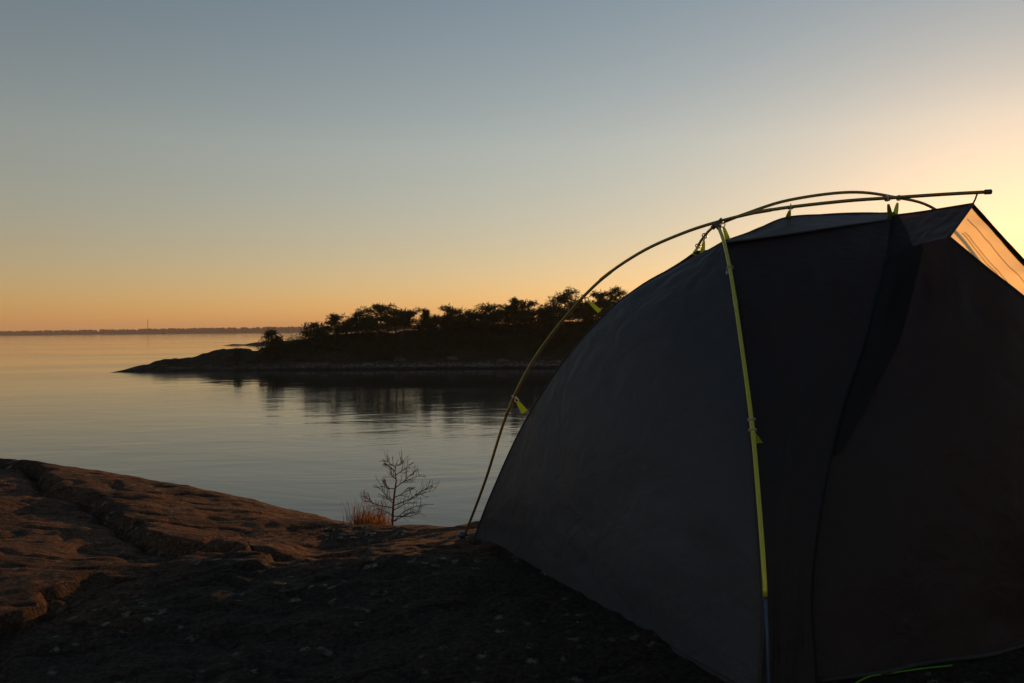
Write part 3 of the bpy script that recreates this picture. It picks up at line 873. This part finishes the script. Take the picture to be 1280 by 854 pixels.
# floor
fl = [Lc, seamB[-1], gpt(0.775, 2.03), gpt(1.2, 2.12), gpt(1.7, 2.28), gpt(2.15, 2.5), gpt(2.3, 3.8), gpt(1.6, 4.2), gpt(0.9, 4.0), gpt(0.1, 3.62)]
cen_ = sum((Vector(p) for p in fl), Vector((0, 0, 0))) / len(fl) + Vector((0, 0, 0.03))
b = MB(); b.v = [cen_] + [Vector(p) + Vector((0, 0, 0.004)) for p in fl]
b.f = [(0, i + 1, (i + 1) % len(fl) + 1) for i in range(len(fl))]
link('groundsheet', b.mesh('groundsheet'), M['hem'], tent)

# poles
def pole(pts, r, mat='pole', n=90):
    P = [Vector(p) for p in resamp(pts, n)]
    b = MB(); b.tube(P, r, 10)
    return link('pole', b.mesh('pole'), M[mat], tent), P
def sleeve(parent, p, axis, r, l, mat, name):
    b = MB(); axis = axis.normalized()
    b.tube([p - axis * l / 2, p - axis * l * 0.42, p + axis * l * 0.42, p + axis * l / 2], [r * 0.8, r, r, r * 0.8], 10)
    return link(name, b.mesh(name), M[mat], parent)
pa, PA = pole([foot_far_left + Vector((0, 0, 0.01)), at(607, 600, 3.38), at(632, 522, 3.33), at(661, 460, 3.28), at(702, 402, 3.20), at(750, 351, 3.12), at(800, 316, 3.05), at(850, 293, 2.98),
              at(897, 277.5, 2.9), at(960, 263, 2.80), at(1050, 252, 2.72), at(1120, 247, 2.68), at(1180, 243, 2.65), at(1235, 240, 2.62)], 0.0060, 'pole_backlit')
for i in (22, 45, 66): sleeve(pa, PA[i], PA[i + 1] - PA[i], 0.0068, 0.06, 'pole_backlit', 'ferrule')
sleeve(pa, PA[-1], PA[-1] - PA[-2], 0.0085, 0.022, 'hub', 'end_cap')
pb, PB = pole([at(897, 281, 2.88), at(905, 303, 2.76), at(914, 345, 2.60), at(925, 418, 2.40), at(935, 490, 2.25), at(942, 550, 2.16), at(948, 620, 2.07), at(954, 700, 1.99), at(956.5, 746, 1.96)], 0.0062)
for i in (30, 60): sleeve(pb, PB[i], PB[i + 1] - PB[i], 0.0070, 0.05, 'pole', 'ferrule')
lp = [Vector(q) for q in resamp([at(956.5, 746, 1.96), at(959, 800, 1.925), Nf + Vector((0, 0, 0.01))], 20)]
b = MB(); b.tube(lp, 0.0048, 10)
link('lower_section', b.mesh('lower_section'), M['pole_blue'], pb)
pd, PD = pole([at(897, 281, 2.90), at(889, 286, 2.97), at(880, 296, 3.06), at(871, 311, 3.15), at(850, 360, 3.40), at(835, 450, 3.75), Vector((0.8, 4.15, 0.35)), gpt(0.8, 4.2)], 0.0052, 'pole_backlit')
pc, PC = pole([at(899, 280, 2.92), at(930, 268, 2.92), at(985, 250.5, 2.95), at(1060, 240.5, 3.0), at(1115, 246, 3.08), at(1170, 262.5, 3.2), at(1228, 318, 3.34), at(1272, 400, 3.55), at(1282, 520, 3.70), gpt(2.42, 3.75)], 0.0057, 'pole_backlit')
# hub where the poles cross
b = MB()
hc = at(896.5, 280, 2.88)
b.ball(hc, (0.012, 0.012, 0.011), 12, 8)
b.tube([hc - (PA[46] - PA[42]).normalized() * 0.024, hc + (PA[46] - PA[42]).normalized() * 0.024], 0.0085, 8)
b.tube([hc, hc.lerp(PB[4], 0.5)], 0.009, 8)
link('hub', b.mesh('hub'), M['hub'], pa)
# foot clip in the far corner
b = MB()
b.ball(foot_far_left + Vector((-0.012, -0.01, 0.014)), (0.020, 0.016, 0.016), 10, 7)
b.tube([foot_far_left + Vector((0.004, 0, 0.012)), Lc + Vector((0, 0, 0.012))], [0.006, 0.004], 6)
link('foot_clip', b.mesh('foot_clip'), M['foot'], tent)

def clip(pp, fp, axis, wid=0.017, ring=True, tab=True):
    """hook snapped on a pole, neon tab sewn to the cloth"""
    pp, fp = Vector(pp), Vector(fp)
    c = empty('clip', pp); c.parent = tent
    c.matrix_parent_inverse = Matrix.Translation(-tent.location)
    hk = None
    d = (fp - pp)
    if ring:
        b = MB(); b.ring(pp, axis, 0.0095, 0.0026, 14, 6)
        b.ring(pp + d.normalized() * 0.018, axis.cross(d) if axis.cross(d).length > 1e-6 else axis, 0.008, 0.0022, 12, 6)
        hk = link('hook', b.mesh('hook'), M['hook'], None)
        hk.parent = c; hk.matrix_parent_inverse = Matrix.Translation(-pp)
    if tab:
        b = MB()
        side = d.cross(EYE - pp).normalized()
        nrm = side.cross(d).normalized() * 0.0012
        for t, ww in ((0.32, 0.45), (0.55, 0.8), (0.8, 1.0), (1.08, 1.15)):
            q = pp + d * t
            for s1, s2 in ((-1, 1), (1, 1), (1, -1), (-1, -1)):
                b.v.append(q + side * s1 * ww * wid / 2 + nrm * s2)
        for i in range(3):
            for k in range(4):
                a, e = i * 4 + k, i * 4 + (k + 1) % 4
                b.f.append((a, e, e + 4, a + 4))
        b.f += [(3, 2, 1, 0), (12, 13, 14, 15)]
        tb = link('webbing_tab', b.mesh('webbing_tab'), M['tab'], None, smooth=False)
        tb.parent = c; tb.matrix_parent_inverse = Matrix.Translation(-pp)
def near_on(P, px, py):
    best, bi = 1e9, 1
    Ri = ROT.transposed()
    for i in range(1, len(P) - 1):
        q = Ri @ (P[i] - EYE)
        x, y = 640 - q.x / q.z * FPX, 427 + q.y / q.z * FPX
        e = (x - px) ** 2 + (y - py) ** 2
        if e < best: best, bi = e, i
    return P[bi], P[bi + 1] - P[bi - 1]
for P, pxy, f in [(PA, (636, 498), at(655, 514, 3.31)), (PA, (734, 370), at(748, 388, 3.13)), (PA, (905, 277), at(910, 300, 2.86)),
                  (PA, (985, 258), at(985, 272, 2.90)), (PA, (1113, 248), at(1113, 271, 2.84)), (PC, (1120, 247), at(1119, 268, 2.90)),
                  (PD, (880, 296), at(878, 315, 3.0)), (PD, (873, 308), at(868, 318, 3.06)), (PB, (943, 540), at(951, 557, 2.215))]:
    q, ax = near_on(P, *pxy)
    clip(q, f, ax, 0.024 if pxy[0] == 636 else 0.016)
q, ax = near_on(PB, 911, 335); clip(q, at(906, 345, 2.66), ax, tab=False)
q, ax = near_on(PB, 942, 528); clip(q, at(935, 530, 2.26), ax, tab=False)
b = MB(); b.tube([PA[-2], tip.lerp(PA[-2], 0.5) + Vector((0, 0, -0.004)), tip], 0.003, 6)
link('tip_loop', b.mesh('tip_loop'), M['hem'], tent)
# reflective green guy line on the ground by the door
gp = []
for px, py in [(1060, 866), (1085, 853), (1110, 848), (1150, 843), (1190, 838)]:
    q = hit(px, py); gp.append(q + Vector((0, 0, 0.012)))
b = MB(); b.tube([Vector(q) for q in resamp(gp, 30)], 0.0022, 6)
link('guy_line', b.mesh('guy_line'), M['cord'], tent)

# ------------------------------------------------------------------ bare sapling, dry grass, chips on the rock
SD = 4.5
def zp(zx, zy, dep): return at(420 + zx / 6.1, 560 + zy / 6.1, dep)
base = gpt(at(490, 655, SD).x, SD, 0)
sap = tag(empty('bare_sapling', base), 'leafless little sapling with fine twigs at the edge of the rock', 'sapling')
rnd = random.Random(21)
b = MB()
trunk = [base, zp(430, 560, SD), zp(437, 440, SD), zp(447, 340, SD), zp(460, 250, SD), zp(451, 180, SD), zp(456, 130, SD), zp(475, 85, SD)]
b.tube(trunk, [0.009, 0.0078, 0.0065, 0.0055, 0.0042, 0.0032, 0.0024, 0.0012], 7)
link('trunk', b.mesh('trunk'), M['twig'], sap)
BR = [[(438, 560), (520, 490), (600, 445), (672, 430)], [(440, 440), (540, 400), (620, 360), (742, 325)], [(600, 362), (690, 305), (745, 270)],
      [(447, 310), (520, 260), (590, 230), (655, 205)], [(510, 265), (560, 215), (600, 180)], [(458, 205), (520, 165), (565, 125)],
      [(451, 180), (400, 140), (378, 125)], [(455, 150), (420, 125), (393, 100)], [(436, 455), (350, 445), (270, 420), (205, 395)],
      [(285, 425), (245, 395), (225, 375)], [(447, 312), (390, 300), (345, 285)], [(400, 302), (375, 280), (368, 262)],
      [(440, 400), (380, 360), (330, 310)], [(440, 520), (540, 520), (640, 500)], [(437, 475), (500, 445), (560, 400), (575, 370)],
      [(443, 380), (500, 350), (545, 310), (570, 295)], [(433, 520), (370, 480), (300, 465)], [(455, 130), (490, 130), (510, 100)], [(440, 420), (400, 395), (372, 372)],
      [(447, 560), (540, 505), (620, 475)], [(460, 240), (430, 215), (420, 200)]]
for br in BR:
    tw = MB()
    off = rnd.uniform(-0.12, 0.12)
    P = []
    for i, (zx, zy) in enumerate(br):
        P.append(zp(zx + rnd.uniform(-5, 5) * (i > 0), zy + rnd.uniform(-5, 5) * (i > 0), SD + off * i / (len(br) - 1)))
    Q = [Vector(q) for q in resamp(P, 10)]
    tw.tube(Q, [0.0030 - 0.0019 * i / 9 for i in range(10)], 5)
    for i in range(2, 10):
        for s in range(rnd.choice((1, 1, 2))):
            d = (Q[i] - Q[i - 1]).normalized()
            a = rnd.uniform(0.5, 1.1) * rnd.choice((-1, 1))
            e = Vector((d.x * math.cos(a) - d.z * math.sin(a), d.y + rnd.uniform(-.5, .5), d.x * math.sin(a) + d.z * math.cos(a) + 0.25)).normalized()
            l = rnd.uniform(0.025, 0.07)
            m_ = Q[i] + e * l * 0.6
            t_ = Q[i] + e * l + Vector((0, 0, rnd.uniform(0, 0.012)))
            tw.tube([Q[i], m_, t_], [0.0013, 0.0011, 0.0008], 4)
            if rnd.random() < 0.6:
                f = (e + Vector((rnd.uniform(-.6, .6), rnd.uniform(-.6, .6), rnd.uniform(0, .6)))).normalized()
                tw.tube([m_, m_ + f * rnd.uniform(0.012, 0.03)], [0.0010, 0.0007], 4)
    link('branch', tw.mesh('branch'), M['twig'], sap)

gb = gpt(at(466, 655, 4.4).x, 4.4, 0)
tuft = tag(empty('dry_grass_tuft', gb), 'sunlit orange tuft of dry grass at the foot of the sapling', 'grass tuft')
def blades(name, n, x0, x1, y0, y1, h0, h1, r, mat, seed):
    rg = random.Random(seed)
    b = MB()
    for i in range(n):
        x = rg.triangular(x0, x1); y = rg.uniform(y0, y1)
        z = ground_at(x, y) - 0.01
        vis = at(640 + x / y * FPX, 655, y).z - z        # stems start below the rock's edge
        h = max(vis, 0) + rg.uniform(h0, h1)
        lx, ly = rg.gauss(0, 0.16) * h, rg.gauss(0, 0.12) * h
        p0 = Vector((x, y, z)); p1 = p0 + Vector((lx * 0.35, ly * 0.35, h * 0.6)); p2 = p0 + Vector((lx, ly, h))
        b.tube([p0, p1, p2], [r, r * 0.8, r * 0.25], 3, cap=False)
    return link(name, b.mesh(name), M[mat], tuft)
xa, xb = at(437, 650, 4.4).x, at(492, 650, 4.4).x
blades('blades', 260, xa, xb, 4.3, 4.55, 0.0, 0.075, 0.0018, 'straw', 3)
blades('stems', 170, at(430, 650, 4.4).x, at(485, 650, 4.4).x, 4.3, 4.55, 0.03, 0.14, 0.0013, 'bud', 4)

b = MB()
rnd = random.Random(8)
for i in range(70):
    px, py = rnd.uniform(402, 470), rnd.uniform(658, 676)
    q = hit(px, py - (px - 402) * 0.06)
    s = rnd.uniform(0.002, 0.007)
    b.ball(q + Vector((0, 0, s * 0.3)), (s * rnd.uniform(0.8, 2.2), s, s * 0.6), 6, 4, 0.25)
tag(link('stone_chips', b.mesh('stone_chips'), M['stone'], smooth=False), 'scatter of pale stone chips in the hollow of the rock', kind='stuff')

# ------------------------------------------------------------------ evening haze over the water
hb = MB()
lo_, hi_ = Vector((-4600, -400, SEA - 3.0)), Vector((4600, 4800, 45.0))
hb.v = [Vector((x, y, z)) for z in (lo_.z, hi_.z) for y in (lo_.y, hi_.y) for x in (lo_.x, hi_.x)]
hb.f = [(0, 2, 3, 1), (4, 5, 7, 6), (0, 1, 5, 4), (2, 6, 7, 3), (0, 4, 6, 2), (1, 3, 7, 5)]
hm = bpy.data.materials.new('haze')
hm.use_nodes = True
hn = hm.node_tree
hn.nodes.remove(hn.nodes['Principled BSDF'])
pv = hn.nodes.new('ShaderNodeVolumePrincipled')
pv.inputs['Color'].default_value = (0.90, 0.88, 0.86, 1)
pv.inputs['Density'].default_value = 0.00016
hn.links.new(pv.outputs[0], hn.nodes['Material Output'].inputs['Volume'])
hz = link('haze', hb.mesh('haze'), hm, smooth=False)
tag(hz, 'thin evening haze over the water', kind='stuff')
